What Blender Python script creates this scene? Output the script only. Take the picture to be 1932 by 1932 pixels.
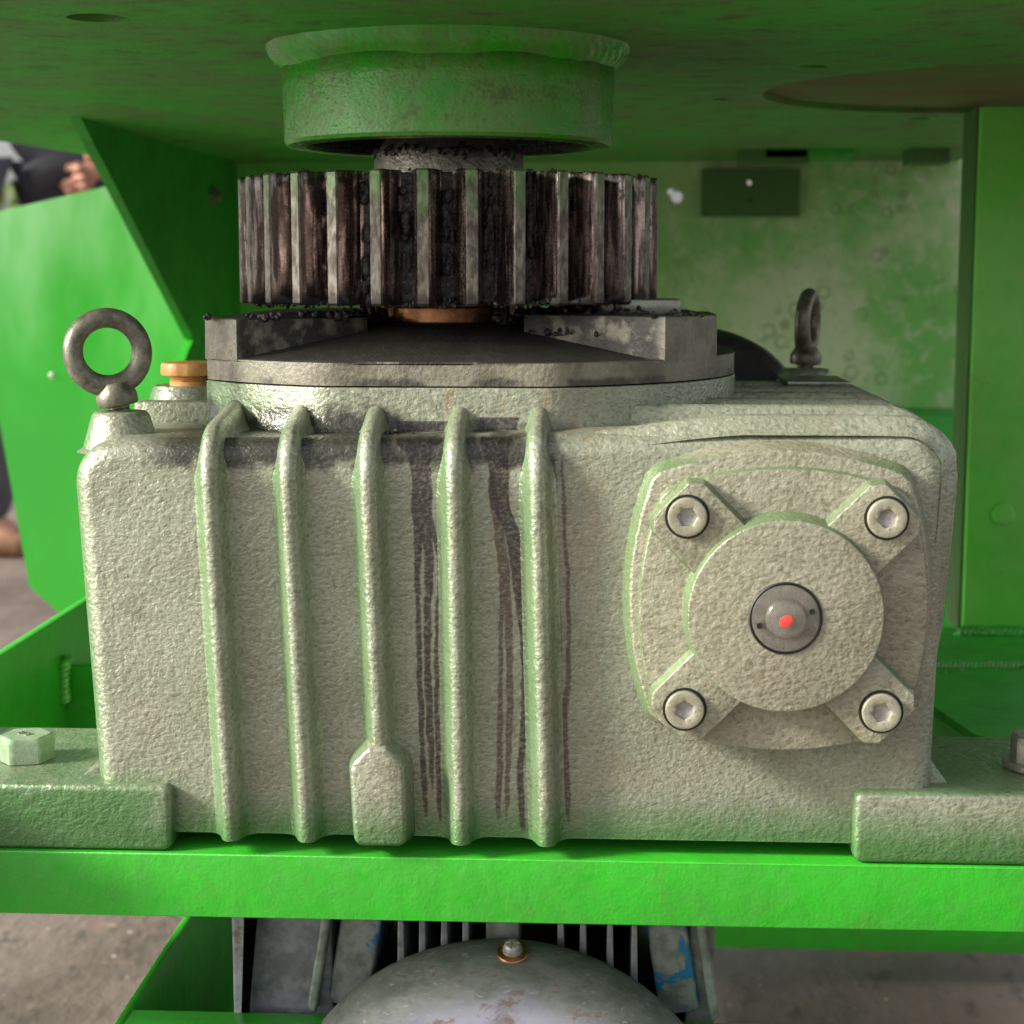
import bpy, bmesh, math, random
from mathutils import Vector, Matrix, noise as mnoise
for o in list(bpy.data.objects): bpy.data.objects.remove(o)
scene = bpy.context.scene
COL = scene.collection
S = 0.001                                   # all building is done in millimetres; Z = 0 is lens height
R = math.radians
PI = math.pi

# ------------------------------------------------------------------ camera, sky, sun, exposure
cam = bpy.data.cameras.new('camera')
cam.sensor_width = 36; cam.lens = 36 * 3300 / 1932
cam.clip_start = 0.02; cam.clip_end = 400
camo = bpy.data.objects.new('camera', cam); COL.objects.link(camo)
camo.location = (43 * S, -825 * S, 0)
camo.rotation_euler = (R(90 - 7.87), 0, R(3.0))
cam.dof.use_dof = True; cam.dof.focus_distance = 0.88; cam.dof.aperture_fstop = 13
scene.camera = camo

SUN_EL, SUN_AZ = 27, 252                     # azimuth: clockwise from +Y; the light comes from behind-left of the camera
world = bpy.data.worlds.new('World'); scene.world = world; world.use_nodes = True
wt = world.node_tree; wt.nodes.clear()
wo = wt.nodes.new('ShaderNodeOutputWorld'); bg = wt.nodes.new('ShaderNodeBackground')
sky = wt.nodes.new('ShaderNodeTexSky'); sky.sky_type = 'NISHITA'; sky.sun_disc = False
sky.sun_elevation = R(SUN_EL); sky.sun_rotation = R(SUN_AZ)
sky.air_density = 1.0; sky.dust_density = 4.0; sky.ozone_density = 1.0
hsv = wt.nodes.new('ShaderNodeHueSaturation'); hsv.inputs['Saturation'].default_value = 0.28
wt.links.new(sky.outputs[0], hsv.inputs['Color']); wt.links.new(hsv.outputs[0], bg.inputs['Color'])
bg.inputs['Strength'].default_value = 0.13
wt.links.new(bg.outputs[0], wo.inputs['Surface'])

sun = bpy.data.lights.new('sun', 'SUN'); sun.energy = 4.0; sun.angle = R(10); sun.color = (1, 0.95, 0.87)
suno = bpy.data.objects.new('sun', sun); COL.objects.link(suno)
az, el = R(SUN_AZ), R(SUN_EL)
sdir = Vector((math.sin(az) * math.cos(el), math.cos(az) * math.cos(el), math.sin(el)))
suno.rotation_euler = (-sdir).to_track_quat('-Z', 'Y').to_euler()

scene.view_settings.view_transform = 'Standard'; scene.view_settings.look = 'None'
scene.view_settings.gamma = 1; scene.view_settings.exposure = 0.98
scene.render.engine = 'CYCLES'
scene.cycles.max_bounces = 4; scene.cycles.diffuse_bounces = 4; scene.cycles.glossy_bounces = 3

# ------------------------------------------------------------------ shader helpers: tiny expression layer over nodes
class T:
    """node tree wrapper with arithmetic on sockets"""
    def __init__(s, name):
        s.m = bpy.data.materials.new(name); s.m.use_nodes = True
        s.t = s.m.node_tree; s.n = s.t.nodes; s.n.clear()
        s.out = s.n.new('ShaderNodeOutputMaterial'); s.b = s.n.new('ShaderNodeBsdfPrincipled')
        s.t.links.new(s.b.outputs[0], s.out.inputs['Surface'])
        g = s.n.new('ShaderNodeNewGeometry'); s.nor = g.outputs['Normal']
        v = s.n.new('ShaderNodeVectorMath'); v.operation = 'SCALE'; v.inputs['Scale'].default_value = 1000
        s.t.links.new(g.outputs['Position'], v.inputs[0]); s.pos = v.outputs[0]
        x = s.n.new('ShaderNodeSeparateXYZ'); s.t.links.new(s.pos, x.inputs[0]); s.X, s.Y, s.Z = x.outputs
        x = s.n.new('ShaderNodeSeparateXYZ'); s.t.links.new(s.nor, x.inputs[0]); s.NX, s.NY, s.NZ = x.outputs
    def put(s, sock, v):
        if isinstance(v, bpy.types.NodeSocket): s.t.links.new(v, sock)
        elif isinstance(v, (tuple, list)) and len(v) == 3 and sock.type == 'RGBA': sock.default_value = (*v, 1)
        else: sock.default_value = v
    def math(s, op, a, b=0.0, c=0.0, clamp=False):
        n = s.n.new('ShaderNodeMath'); n.operation = op; n.use_clamp = clamp
        s.put(n.inputs[0], a); s.put(n.inputs[1], b); s.put(n.inputs[2], c); return n.outputs[0]
    def add(s, a, b): return s.math('ADD', a, b)
    def sub(s, a, b): return s.math('SUBTRACT', a, b)
    def mul(s, a, b): return s.math('MULTIPLY', a, b)
    def mx(s, a, b): return s.math('MAXIMUM', a, b)
    def mn(s, a, b): return s.math('MINIMUM', a, b)
    def absv(s, a): return s.math('ABSOLUTE', a)
    def step(s, x, a, b):                    # smoothstep from 0 at a to 1 at b
        n = s.n.new('ShaderNodeMapRange'); n.interpolation_type = 'SMOOTHSTEP'
        s.put(n.inputs['Value'], x); n.inputs['From Min'].default_value = a; n.inputs['From Max'].default_value = b
        return n.outputs[0] if a < b else n.outputs[0]
    def down(s, x, a, b): return s.sub(1.0, s.step(x, a, b))
    def vec(s, sx, sy, sz, off=(0, 0, 0)):
        n = s.n.new('ShaderNodeVectorMath'); n.operation = 'MULTIPLY_ADD'
        s.t.links.new(s.pos, n.inputs[0]); n.inputs[1].default_value = (sx, sy, sz); n.inputs[2].default_value = off
        return n.outputs[0]
    def noise(s, size, detail=3, rough=0.55, dist=0.0, stretch=(1, 1, 1), off=(0, 0, 0)):
        n = s.n.new('ShaderNodeTexNoise')
        s.t.links.new(s.vec(stretch[0] / size, stretch[1] / size, stretch[2] / size, off), n.inputs['Vector'])
        n.inputs['Scale'].default_value = 1; n.inputs['Detail'].default_value = detail
        n.inputs['Roughness'].default_value = rough; n.inputs['Distortion'].default_value = dist
        return n.outputs['Fac']
    def voro(s, size, feature='F1', stretch=(1, 1, 1)):
        n = s.n.new('ShaderNodeTexVoronoi'); n.feature = feature
        s.t.links.new(s.vec(stretch[0] / size, stretch[1] / size, stretch[2] / size), n.inputs['Vector'])
        n.inputs['Scale'].default_value = 1
        return n.outputs['Distance']
    def mix(s, f, a, b):
        n = s.n.new('ShaderNodeMix'); n.data_type = 'RGBA'
        s.put(n.inputs[0], f); s.put(n.inputs[6], a); s.put(n.inputs[7], b); return n.outputs[2]
    def fmix(s, f, a, b):
        n = s.n.new('ShaderNodeMix'); n.data_type = 'FLOAT'
        s.put(n.inputs[0], f); s.put(n.inputs[2], a); s.put(n.inputs[3], b); return n.outputs[0]
    def curve(s, x, pts):
        n = s.n.new('ShaderNodeFloatCurve'); c = n.mapping.curves[0]
        while len(c.points) > 2: c.points.remove(c.points[1])
        c.points[0].location = pts[0]; c.points[1].location = pts[-1]
        for p in pts[1:-1]: c.points.new(*p)
        n.mapping.update(); s.put(n.inputs['Value'], x); return n.outputs[0]
    def bump(s, h, dist, strength=1.0, prev=None):
        n = s.n.new('ShaderNodeBump'); n.inputs['Strength'].default_value = strength
        n.inputs['Distance'].default_value = dist * S; s.put(n.inputs['Height'], h)
        if prev: s.t.links.new(prev, n.inputs['Normal'])
        return n.outputs[0]
    def done(s, col, rough=0.5, metal=0.0, normal=None, spec=None, coat=None):
        s.put(s.b.inputs['Base Color'], col); s.put(s.b.inputs['Roughness'], rough); s.put(s.b.inputs['Metallic'], metal)
        if normal: s.t.links.new(normal, s.b.inputs['Normal'])
        if spec is not None: s.put(s.b.inputs['Specular IOR Level'], spec)
        if coat is not None: s.put(s.b.inputs['Coat Weight'], coat); s.b.inputs['Coat Roughness'].default_value = 0.15
        return s.m

GREEN = (0.030, 0.42, 0.022)
GREASE = (0.012, 0.010, 0.009)

# oil runs on the housing front: (Z, centre X, half width) down each run, in millimetres
RUNS_DARK = [
 [(-74, -45, 14), (-81.2, -45.2, 11.2), (-90, -44, 5.5), (-113, -43.4, 5), (-131, -45, 2.2), (-175, -45.3, 1.4), (-228, -44, 1.5), (-262, -42.6, 1), (-266, -42.6, 0)],
 [(-105, -43.3, 4), (-113, -43.3, 4), (-131, -40.5, 2.6), (-175, -41.2, 1.8), (-228, -40, 1.9), (-249, -39.4, 0.6), (-252, -39.4, 0)],
 [(-105, -42.3, 3.5), (-113, -42.3, 3.5), (-131, -36.1, 1.4), (-175, -36.8, 1), (-228, -36.5, 1.5), (-265, -35.5, 1), (-268, -35.5, 0)],
 [(-72, -8, 10), (-81, -8.1, 8), (-92.4, -6.5, 5), (-110, -6, 4.5), (-125, 0.2, 3.4), (-143, 2.3, 3.4), (-161, 2.9, 1.5), (-187, 5.4, 1.5), (-208, 6.2, 1.8), (-232, 4.7, 1.8), (-248, 3.9, 2), (-269, 5, 1.2), (-272, 5, 0)],
]
RUNS_BROWN = [
 [(-96, -9.2, 0), (-105, -8.8, 2), (-128, -6.8, 2), (-148.6, -4.8, 1.7), (-174.5, -5.6, 1.2), (-227, -6.2, 1.5), (-264, -6.8, 1), (-267, -6.8, 0)],
 [(-118, -5, 0), (-130.6, -4.3, 2), (-161.5, -2.2, 2), (-187.5, -1.3, 1.8), (-227, -1.8, 1.8), (-264, -2.9, .7), (-267, -2.9, 0)],
 [(-86, 18.7, 0), (-92, 18.9, 1.8), (-122.7, 20, 1.5), (-148.4, 21.1, 1.6), (-174.2, 21.7, 1.8), (-226.7, 21.6, 1), (-232, 21.4, 0)],
 [(-86, 23.9, 0), (-92, 23.9, .7), (-122.7, 25.1, 1), (-161, 26.8, 1.2), (-195, 26.9, 1.2), (-221, 24.9, 2), (-245, 26.1, 2), (-264, 27.2, 1), (-268, 27.2, 0)],
]
def run_mask(s, runs, wob):
    tz = s.math('MULTIPLY_ADD', s.Z, 1 / 220, 280 / 220)
    total = None
    for r in runs:
        r = sorted(r)
        lo, hi = r[0][0], r[-1][0]
        cx = s.curve(tz, [((z + 280) / 220, (x + 100) / 200) for z, x, w in r])
        cw = s.curve(tz, [((z + 280) / 220, w / 20) for z, x, w in r])
        xc = s.math('MULTIPLY_ADD', cx, 200, -100)
        d = s.sub(s.mul(cw, 20), s.absv(s.sub(s.add(s.X, wob), xc)))
        m = s.step(d, -0.5, 0.8)
        m = s.mul(m, s.math('GREATER_THAN', s.Z, lo)); m = s.mul(m, s.math('LESS_THAN', s.Z, hi + 0.5))
        total = m if total is None else s.mx(total, m)
    return total

def mat_cast(name, runs=False, green_all=0.0, tone=(0.308, 0.325, 0.236)):
    s = T(name)
    low = s.noise(38, 4); mid = s.noise(7, 3)
    leather = s.noise(2.25, 3.0, 0.55, 0.1, (0.85, 1, 1.15))
    col = s.mix(s.step(low, 0.3, 0.72), tone, tuple(c * k for c, k in zip(tone, (0.80, 0.80, 0.76))))
    # the crevices of the cast skin are darker, the crests paler
    col = s.mix(s.mul(s.down(leather, 0.30, 0.50), 0.52), col, (0.10, 0.10, 0.06))
    col = s.mix(s.mul(s.step(leather, 0.55, 0.72), 0.32), col, (0.52, 0.50, 0.41))
    col = s.mix(s.mul(s.step(s.noise(55, 3, off=(3, 7, 1)), 0.52, 0.72), 0.30), col, (0.28, 0.20, 0.145))
    col = s.mix(s.mul(s.step(s.noise(19, 5, .7, off=(8, 2, 6)), 0.54, 0.72), 0.35), col, (0.14, 0.14, 0.085))
    # green overspray: low edges and the left flanks that faced the spray gun
    nb = s.mul(s.sub(mid, 0.5), 16)
    zb = s.add(s.Z, nb)
    gb = s.mul(s.down(zb, -278, -248), 0.95)
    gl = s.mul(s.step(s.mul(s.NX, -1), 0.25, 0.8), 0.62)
    gl = s.mx(gl, s.mul(s.mul(s.step(s.NZ, .35, .8), s.step(s.X, 40, 60)), s.mul(s.down(s.Z, -90, -84), .6)))  # upward rims at right: shade under the top plate, painted in as dark green
    lf = s.mul(s.mul(s.down(s.X, -190, -150), s.down(zb, -258, -240)), 0.92)
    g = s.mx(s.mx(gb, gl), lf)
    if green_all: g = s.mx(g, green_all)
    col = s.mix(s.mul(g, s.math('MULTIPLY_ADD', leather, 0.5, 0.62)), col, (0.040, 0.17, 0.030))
    wet = 0.0
    if runs:
        wob = s.mul(s.sub(s.noise(7, 4, 0.65, 0, (1, 1, .45)), 0.5), 4.2)
        dk = run_mask(s, RUNS_DARK, wob); br = run_mask(s, RUNS_BROWN, wob)
        keep = s.math('MULTIPLY_ADD', s.down(leather, 0.44, 0.64), 0.30, 0.72)
        front = s.step(s.mul(s.NY, -1), 0.3, 0.6)
        dk = s.mul(s.mul(dk, keep), front); br = s.mul(s.mul(br, keep), front)
        # old rusty wash round the runs
        wash = s.mul(s.mul(s.step(s.X, -62, -40), s.down(s.X, 24, 52)), s.step(s.noise(11, 3, .6, 0, (1, 1, .16)), 0.52, 0.72))
        col = s.mix(s.mul(wash, 0.35), col, (0.34, 0.20, 0.10))
        col = s.mix(s.mul(br, 0.85), col, (0.095, 0.062, 0.046)); col = s.mix(s.mul(dk, 0.93), col, (0.055, 0.043, 0.040))
        wet = s.mx(dk, br)
        # scratches and specks
        sp = s.mul(s.math('LESS_THAN', s.noise(2.6, 1, .5, 0, (1.6, 1, .3), (9, 2, 4)), 0.24), s.step(s.noise(30, 2, off=(5, 5, 5)), .42, .6))
        col = s.mix(s.mul(sp, 0.7), col, (0.09, 0.07, 0.05))
        # black grease packed into the ledge under the top cover
        zl = s.add(s.Z, s.mul(s.sub(s.noise(16, 4), .5), 30))
        lg = s.mul(s.mul(s.step(zl, -97, -88), s.down(s.add(zl, s.mul(s.step(s.X, -70, -30), 8)), -74, -64)), s.mul(s.step(s.X, -190, -160), s.down(s.X, 0, 45)))
        col = s.mix(s.mul(lg, 0.86), col, GREASE); wet = s.mx(wet, s.mul(lg, .6))
    rough = s.fmix(wet, s.math('MULTIPLY_ADD', mid, 0.25, 0.19), 0.24) if runs else s.math('MULTIPLY_ADD', mid, 0.25, 0.19)
    n = s.bump(s.add(leather, s.mul(mid, 1.0)), 0.68, 1.0)
    return s.done(col, rough, 0.32, n, 0.55)

def mat_cover():
    s = T('greasy_cast_cover')
    low = s.noise(22, 4); leather = s.noise(2.4, 3.5, 0.6, 0.0); mid = s.noise(7, 3)
    tone = (0.195, 0.185, 0.13)
    col = s.mix(s.mul(s.down(leather, 0.32, 0.5), 0.4), tone, (0.13, 0.115, 0.08))
    col = s.mix(s.mul(s.step(leather, 0.55, 0.72), 0.3), col, (0.42, 0.39, 0.30))
    col = s.mix(s.mul(s.step(s.noise(24, 5, .68, off=(5, 5, 1)), .44, .62), .62), col, (0.075, 0.058, 0.04))
    # grease: thick on the cone round the shaft, smeared on the pocket walls and along the joint
    r2 = s.math('SQRT', s.add(s.math('POWER', s.add(s.X, 40), 2), s.math('POWER', s.sub(s.Y, 176), 2)))
    up = s.step(s.NZ, 0.35, 0.7)
    inn = s.mul(s.down(s.add(r2, s.mul(s.sub(low, .5), 14)), 149, 156), s.step(s.Z, -47, -45.2))
    cone = s.mul(inn, s.step(s.NZ, .25, .5)); wall = s.mul(s.mul(inn, s.step(s.noise(14, 4, off=(2, 4, 4)), .36, .50)), .9)
    gm = s.mx(s.mx(s.mul(cone, .97), wall), s.mul(s.mul(up, s.step(low, .3, .5)), .85))
    seam = s.mul(s.down(s.absv(s.add(s.Z, s.math('MULTIPLY_ADD', mid, 6, 52))), 0.6, 3.2), s.step(s.noise(26, 3, .5, 0, (1, 1, .1), (2, 2, 2)), .5, .62))
    gm = s.mx(gm, s.mul(seam, .75))
    col = s.mix(gm, col, (0.017, 0.015, 0.012))
    n = s.bump(leather, .55, 1.0)
    return s.done(col, s.fmix(gm, 0.5, s.math('MULTIPLY_ADD', mid, .5, .30)), 0.08, n)

def mat_green(name, base=GREEN, dust=0.0, dustcol=(0.30, 0.34, 0.19), rough=0.35, dark=0.0, darkcol=(0.03, 0.045, 0.015), size=90, orange=0.35, rust=0.0, coat=None):
    s = T(name)
    low = s.noise(size, 5, 0.6); mid = s.noise(size / 5, 5, 0.65); fine = s.noise(2.2, 3)
    col = s.mix(s.step(low, 0.3, 0.7), base, tuple(c * .72 for c in base))
    if dust: col = s.mix(s.mul(s.step(s.add(s.mul(low, .6), s.mul(mid, .4)), 0.40, 0.60), dust), col, dustcol)
    if dark: col = s.mix(s.mul(s.step(s.add(s.mul(mid, .6), s.mul(fine, .4)), 0.50, 0.66), dark), col, darkcol)
    if rust: col = s.mix(s.mul(s.step(s.noise(size * .5, 5, .7, off=(4, 1, 8)), 0.58, 0.70), rust), col, (0.13, 0.055, 0.02))
    sp = s.math('LESS_THAN', s.noise(5, 3, .6, off=(1, 8, 3)), 0.27)
    col = s.mix(s.mul(sp, .45), col, (0.06, 0.10, 0.03))
    n = s.bump(s.add(s.mul(s.noise(1.8, 2), .3), s.noise(14, 2)), 1.0, orange)
    return s.done(col, s.math('MULTIPLY_ADD', mid, .3, rough - .1), 0.0, n, 0.5, coat)

def mat_patina():
    """back sheet: thin green paint worn to chalky grey-green with ring-shaped drip marks"""
    s = T('chalky_worn_green_sheet')
    low = s.noise(240, 3, .5); mid = s.noise(26, 5, .7, .4); fine = s.noise(7, 4, .65)
    col = s.mix(s.step(low, .38, .60), (0.17, 0.50, 0.10), (0.28, 0.55, 0.17))
    pale = s.mul(s.step(s.X, 60, 260), s.step(s.add(s.mul(low, .75), s.mul(mid, .25)), .38, .56))
    col = s.mix(s.mul(pale, .75), col, (0.60, 0.68, 0.44))
    col = s.mix(s.mul(s.mul(s.step(mid, .50, .66), s.step(s.X, 30, 140)), .38), col, (0.66, 0.68, 0.48))
    v = s.voro(19); ring = s.mul(s.mul(s.step(v, .20, .34), s.down(v, .36, .52)), s.step(s.noise(70, 2, off=(7, 3, 3)), .48, .60))
    col = s.mix(s.mul(s.mx(s.mul(ring, .6), s.mul(s.step(fine, .56, .68), .35)), s.step(s.X, 60, 160)), col, (0.16, 0.26, 0.10))
    return s.done(col, s.math('MULTIPLY_ADD', mid, .3, .42), 0.0, s.bump(mid, .5, .4))

def mat_gear():
    s = T('greasy_worn_gear_flank')
    streak = s.noise(4.5, 4, .65, .3, (1, 1, .10)); blot = s.noise(9, 4, .65, .4); fine = s.noise(1.6, 3)
    col = s.mix(s.step(streak, .46, .64), (0.075, 0.052, 0.046), (0.52, 0.42, 0.38))  # pale streaks: polished bands, lightened further to paint in glints
    col = s.mix(s.mul(s.step(blot, .62, .74), .5), col, (0.42, 0.25, 0.15))
    gr = s.mx(s.mul(s.down(blot, .34, .44), .8), s.down(s.add(s.Z, s.mul(s.sub(s.noise(5, 3), .5), 14)), -15, -8))
    col = s.mix(gr, col, (0.022, 0.015, 0.013))
    n = s.bump(s.add(s.mul(streak, .6), s.mul(fine, .35)), .35, .6)
    return s.done(col, s.fmix(gr, s.math('MULTIPLY_ADD', fine, .3, .12), .12), s.fmix(gr, .9, 0.1), n, .5, .7)
def mat_tip():
    s = T('overspray_gear_land')
    a = s.noise(3, 4, .65, 0, (1, 1, .4)); b = s.noise(16, 3)
    col = s.mix(s.step(a, .35, .65), (0.25, 0.23, 0.18), (0.085, 0.072, 0.058))
    col = s.mix(s.mul(s.step(s.add(s.Z, s.mul(s.sub(b, .5), 60)), 24, 50), .6), col, (0.09, 0.22, 0.06))
    col = s.mix(s.down(s.add(s.Z, s.mul(s.sub(s.noise(4, 3), .5), 16)), -17, -9), col, (0.05, 0.04, 0.035))
    col = s.mix(s.mul(s.step(s.noise(8, 5, .7, 0, (1, 1, .5), (4, 4, 4)), .50, .62), .7), col, (0.06, 0.045, 0.036))
    return s.done(col, s.math('MULTIPLY_ADD', a, .4, .16), .4, s.bump(a, .6, .7))
def mat_grease(name='black_gear_grease', c=GREASE, rough=.22):
    s = T(name)
    n = s.bump(s.noise(3.2, 4, .6, .5), 2.2, 1.0); n = s.bump(s.noise(.9, 2), .5, .6, n)
    return s.done(s.mix(s.step(s.noise(5, 3), .4, .7), c, tuple(x * 2.6 for x in c)), s.math('MULTIPLY_ADD', s.noise(4, 2, off=(3, 3, 3)), .4, rough - .1), 0.0, n, 0.6)
def mat_simple(name, c1, c2, size=8, rough=.45, metal=0.0, bump=.4, spots=None):
    s = T(name); a = s.noise(size, 4, .6); b = s.noise(size / 6, 3)
    col = s.mix(s.step(s.add(s.mul(a, .7), s.mul(b, .3)), .36, .64), c1, c2)
    if spots: col = s.mix(s.step(s.noise(size * .8, 5, .7, off=(6, 1, 2)), .60, .68), col, spots)
    return s.done(col, s.math('MULTIPLY_ADD', b, .25, rough - .12), metal, s.bump(s.add(a, b), bump, .5))
def mat_plain(name, c, rough=.5, metal=0.0, **k):
    s = T(name); return s.done(c, rough, metal, **k)

M = {}
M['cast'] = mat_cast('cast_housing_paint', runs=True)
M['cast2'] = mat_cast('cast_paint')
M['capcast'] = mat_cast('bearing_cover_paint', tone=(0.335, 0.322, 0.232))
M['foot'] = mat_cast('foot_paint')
M['cover'] = mat_cover()
M['green'] = mat_green('bright_green_enamel', (0.029, 0.375, 0.017), rough=.34, dark=.16, dust=.16, dustcol=(.12, .40, .07), size=55, rust=.12, orange=.6)
M['plate'] = mat_green('sooty_green_plate', (0.05, 0.36, 0.026), dust=.6, dustcol=(0.17, 0.20, 0.085), dark=.55, darkcol=(0.02, 0.03, 0.012), rough=.5, size=120, orange=.8)
M['ring'] = mat_green('grimy_green_ring', (0.05, 0.40, 0.026), dust=.42, dustcol=(0.25, 0.33, 0.12), dark=.55, darkcol=(0.04, 0.05, 0.02), rough=.24, size=60, orange=1.0)
M['weld'] = mat_green('painted_weld', (0.045, 0.42, 0.024), dust=.4, dustcol=(0.24, 0.33, 0.12), dark=.35, rough=.22, size=30, orange=.3)
M['dim'] = mat_green('inner_green_paint', (0.034, 0.38, 0.026), rough=.4, dark=.3, size=60, rust=.3)
M['column'] = mat_green('column_green_paint', (0.13, 0.64, 0.055), dust=.4, dustcol=(0.30, 0.66, 0.16), rough=.4, size=120, rust=.3)
def mat_guard():
    s = T('glossy_guard_green'); a = s.noise(120, 4, .55, .3, (1, 1, .45)); b = s.noise(40, 4, .6, 0, (1, 1, .25), (3, 3, 3))
    col = s.mix(s.step(a, .3, .7), (0.036, 0.38, 0.024), (0.05, 0.46, 0.034))
    sky_sheen = s.mul(s.step(s.add(s.Z, s.mul(s.sub(a, .5), 420)), -160, 110), s.math('MULTIPLY_ADD', s.step(b, .35, .65), .5, .5))  # sky reflection painted into the colour, paler towards the top
    col = s.mix(s.mul(sky_sheen, .62), col, (0.40, 0.68, 0.35))
    return s.done(col, s.math('MULTIPLY_ADD', b, .2, .2), 0, s.bump(a, 3, .2), .5, .6)
M['guard'] = mat_guard()
M['patina'] = mat_patina()
M['patch'] = mat_green('dull_green_patch', (0.055, 0.17, 0.035), dust=.3, dustcol=(.10, .18, .06), rough=.5, size=60, dark=.3)
M['gear'] = mat_gear(); M['tip'] = mat_tip(); M['grease'] = mat_grease()
M['root'] = mat_grease('grease_packed_tooth_root', (0.011, 0.008, 0.007), .2)
M['hub'] = mat_simple('oily_steel_hub', (0.16, 0.15, 0.12), (0.34, 0.31, 0.25), 10, .32, .5, 1.0)
M['copper'] = mat_simple('bronze_collar', (0.30, 0.13, 0.055), (0.72, 0.36, 0.18), 9, .34, .85, .4)
M['eye'] = mat_simple('dark_forged_steel', (0.10, 0.096, 0.072), (0.22, 0.205, 0.15), 6, .38, .45, .3, (0.20, 0.10, 0.05))
M['plug'] = mat_simple('orange_plastic_plug', (0.62, 0.30, 0.09), (0.70, 0.38, 0.14), 8, .35)
M['bolt'] = mat_simple('green_washed_bolt', (0.20, 0.30, 0.17), (0.33, 0.40, 0.27), 7, .36, .25, .3)
M['bolt2'] = mat_simple('dull_steel_bolt', (0.15, 0.15, 0.11), (0.24, 0.24, 0.18), 7, .4, .35, .3)
M['screw'] = mat_simple('painted_socket_screw', (0.27, 0.26, 0.18), (0.36, 0.345, 0.25), 5, .32, .3, .3, (.12, .085, .05))
M['socket'] = mat_simple('bright_hex_socket', (0.30, 0.28, 0.26), (0.50, 0.48, 0.45), 4, .4, .3, .2)
M['gap'] = mat_plain('black_gap_shade', (0.006, 0.006, 0.005), .5)  # black standing in for the shade inside gaps and holes
M['black'] = mat_simple('black_rubbery_casing', (0.012, 0.011, 0.011), (0.024, 0.022, 0.02), 9, .55)
M['brass'] = mat_simple('engraved_name_plate', (0.20, 0.21, 0.17), (0.33, 0.33, 0.27), 6, .3, .6, .2)
M['motor'] = mat_simple('weathered_motor_aluminium', (0.16, 0.16, 0.165), (0.32, 0.32, 0.36), 26, .48, .15, .6, (0.16, 0.12, 0.085))
M['motor2'] = mat_simple('green_grey_motor_paint', (0.14, 0.155, 0.13), (0.27, 0.29, 0.27), 18, .45, .15, .5)
M['dark'] = mat_plain('dark_motor_gap', (0.012, 0.013, 0.014), .7)
M['rusty'] = mat_simple('rusty_pan_floor', (0.17, 0.10, 0.04), (0.12, 0.20, 0.045), 90, .7, 0, 1.0)
M['skin'] = mat_simple('skin', (0.50, 0.24, 0.16), (0.56, 0.29, 0.20), 30, .5, 0, .2)
M['jacket'] = mat_simple('charcoal_jacket', (0.045, 0.045, 0.055), (0.07, 0.07, 0.085), 40, .85, 0, 1)
M['trouser'] = mat_simple('grey_trousers', (0.085, 0.08, 0.095), (0.12, 0.11, 0.13), 60, .9, 0, 1)
M['shoe'] = mat_simple('brown_shoe', (0.20, 0.10, 0.05), (0.26, 0.14, 0.08), 30, .6)
M['phone'] = mat_plain('black_phone', (0.02, 0.02, 0.025), .2)
M['hair'] = mat_plain('black_hair', (0.015, 0.012, 0.01), .5)

def mat_fan():
    s = T('scuffed_fan_cover'); a = s.noise(24, 5, .65); b = s.noise(9, 5, .7, .4, (.5, 1, 1), (3, 1, 2)); c = s.noise(3, 3, .6, 0, (.35, 1, 1))
    r = s.math('SQRT', s.add(s.math('POWER', s.add(s.X, 8), 2), s.math('POWER', s.add(s.Z, 475.6), 2)))
    e = s.step(s.add(r, s.mul(s.sub(a, .5), 34)), 96, 112)
    col = s.mix(s.step(a, .35, .65), (0.19, 0.19, 0.23), (0.31, 0.31, 0.37))
    col = s.mix(e, col, s.mix(s.step(b, .35, .65), (0.11, 0.12, 0.10), (0.19, 0.20, 0.175)))
    col = s.mix(s.mul(s.step(b, .57, .66), .8), col, (0.15, 0.10, 0.075))
    col = s.mix(s.mul(s.step(c, .60, .70), .6), col, (0.33, 0.33, 0.36))
    return s.done(col, s.math('MULTIPLY_ADD', b, .3, .42), .1, s.bump(s.add(a, s.mul(c, .3)), .7, .5))
M['fan'] = mat_fan()
def mat_blue():
    s = T('motor_fin_with_blue_flakes'); a = s.noise(9, 4, .6); b = s.noise(26, 4, .55, .4, off=(2, 9, 4))
    col = s.mix(s.step(a, .35, .65), (0.15, 0.16, 0.14), (0.27, 0.285, 0.27))
    col = s.mix(s.step(b, .53, .57), col, (0.02, 0.16, 0.33))
    col = s.mix(s.step(b, .64, .68), col, (0.30, 0.25, 0.26))
    return s.done(col, .4, .1, s.bump(a, .5, .5))
M['blue'] = mat_blue()
def mat_floor():
    s = T('oily_concrete_floor'); a = s.noise(260, 6, .62); b = s.noise(42, 5, .7, .5); c = s.noise(22, 4, .65, .2, (1, .45, 1))
    col = s.mix(s.step(a, .34, .66), (0.088, 0.064, 0.051), (0.16, 0.122, 0.10))
    col = s.mix(s.mul(s.step(b, .54, .70), .6), col, (0.20, 0.13, 0.09))
    col = s.mix(s.mul(s.step(c, .55, .66), .6), col, (0.045, 0.034, 0.026))
    col = s.mix(s.math('GREATER_THAN', s.noise(13, 2, off=(3, 1, 1)), .74), col, (0.48, 0.42, 0.36))
    return s.done(col, s.math('MULTIPLY_ADD', b, .3, .5), 0, s.bump(s.add(b, c), 5, .6))
M['floor'] = mat_floor()
def mat_glass():
    s = T('clear_sight_glass'); s.b.inputs['Transmission Weight'].default_value = .95; s.b.inputs['IOR'].default_value = 1.45
    return s.done((0.86, 0.84, 0.78), .07, 0, s.bump(s.noise(3, 3), .2, .25), .7)
M['glass'] = mat_glass()
M['reflector'] = mat_simple('oily_glass_backing', (0.30, 0.265, 0.20), (0.48, 0.43, 0.34), 6, .3, .2, .3)
M['reddot'] = mat_plain('red_float_dot', (0.80, 0.06, 0.05), .3)
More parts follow.
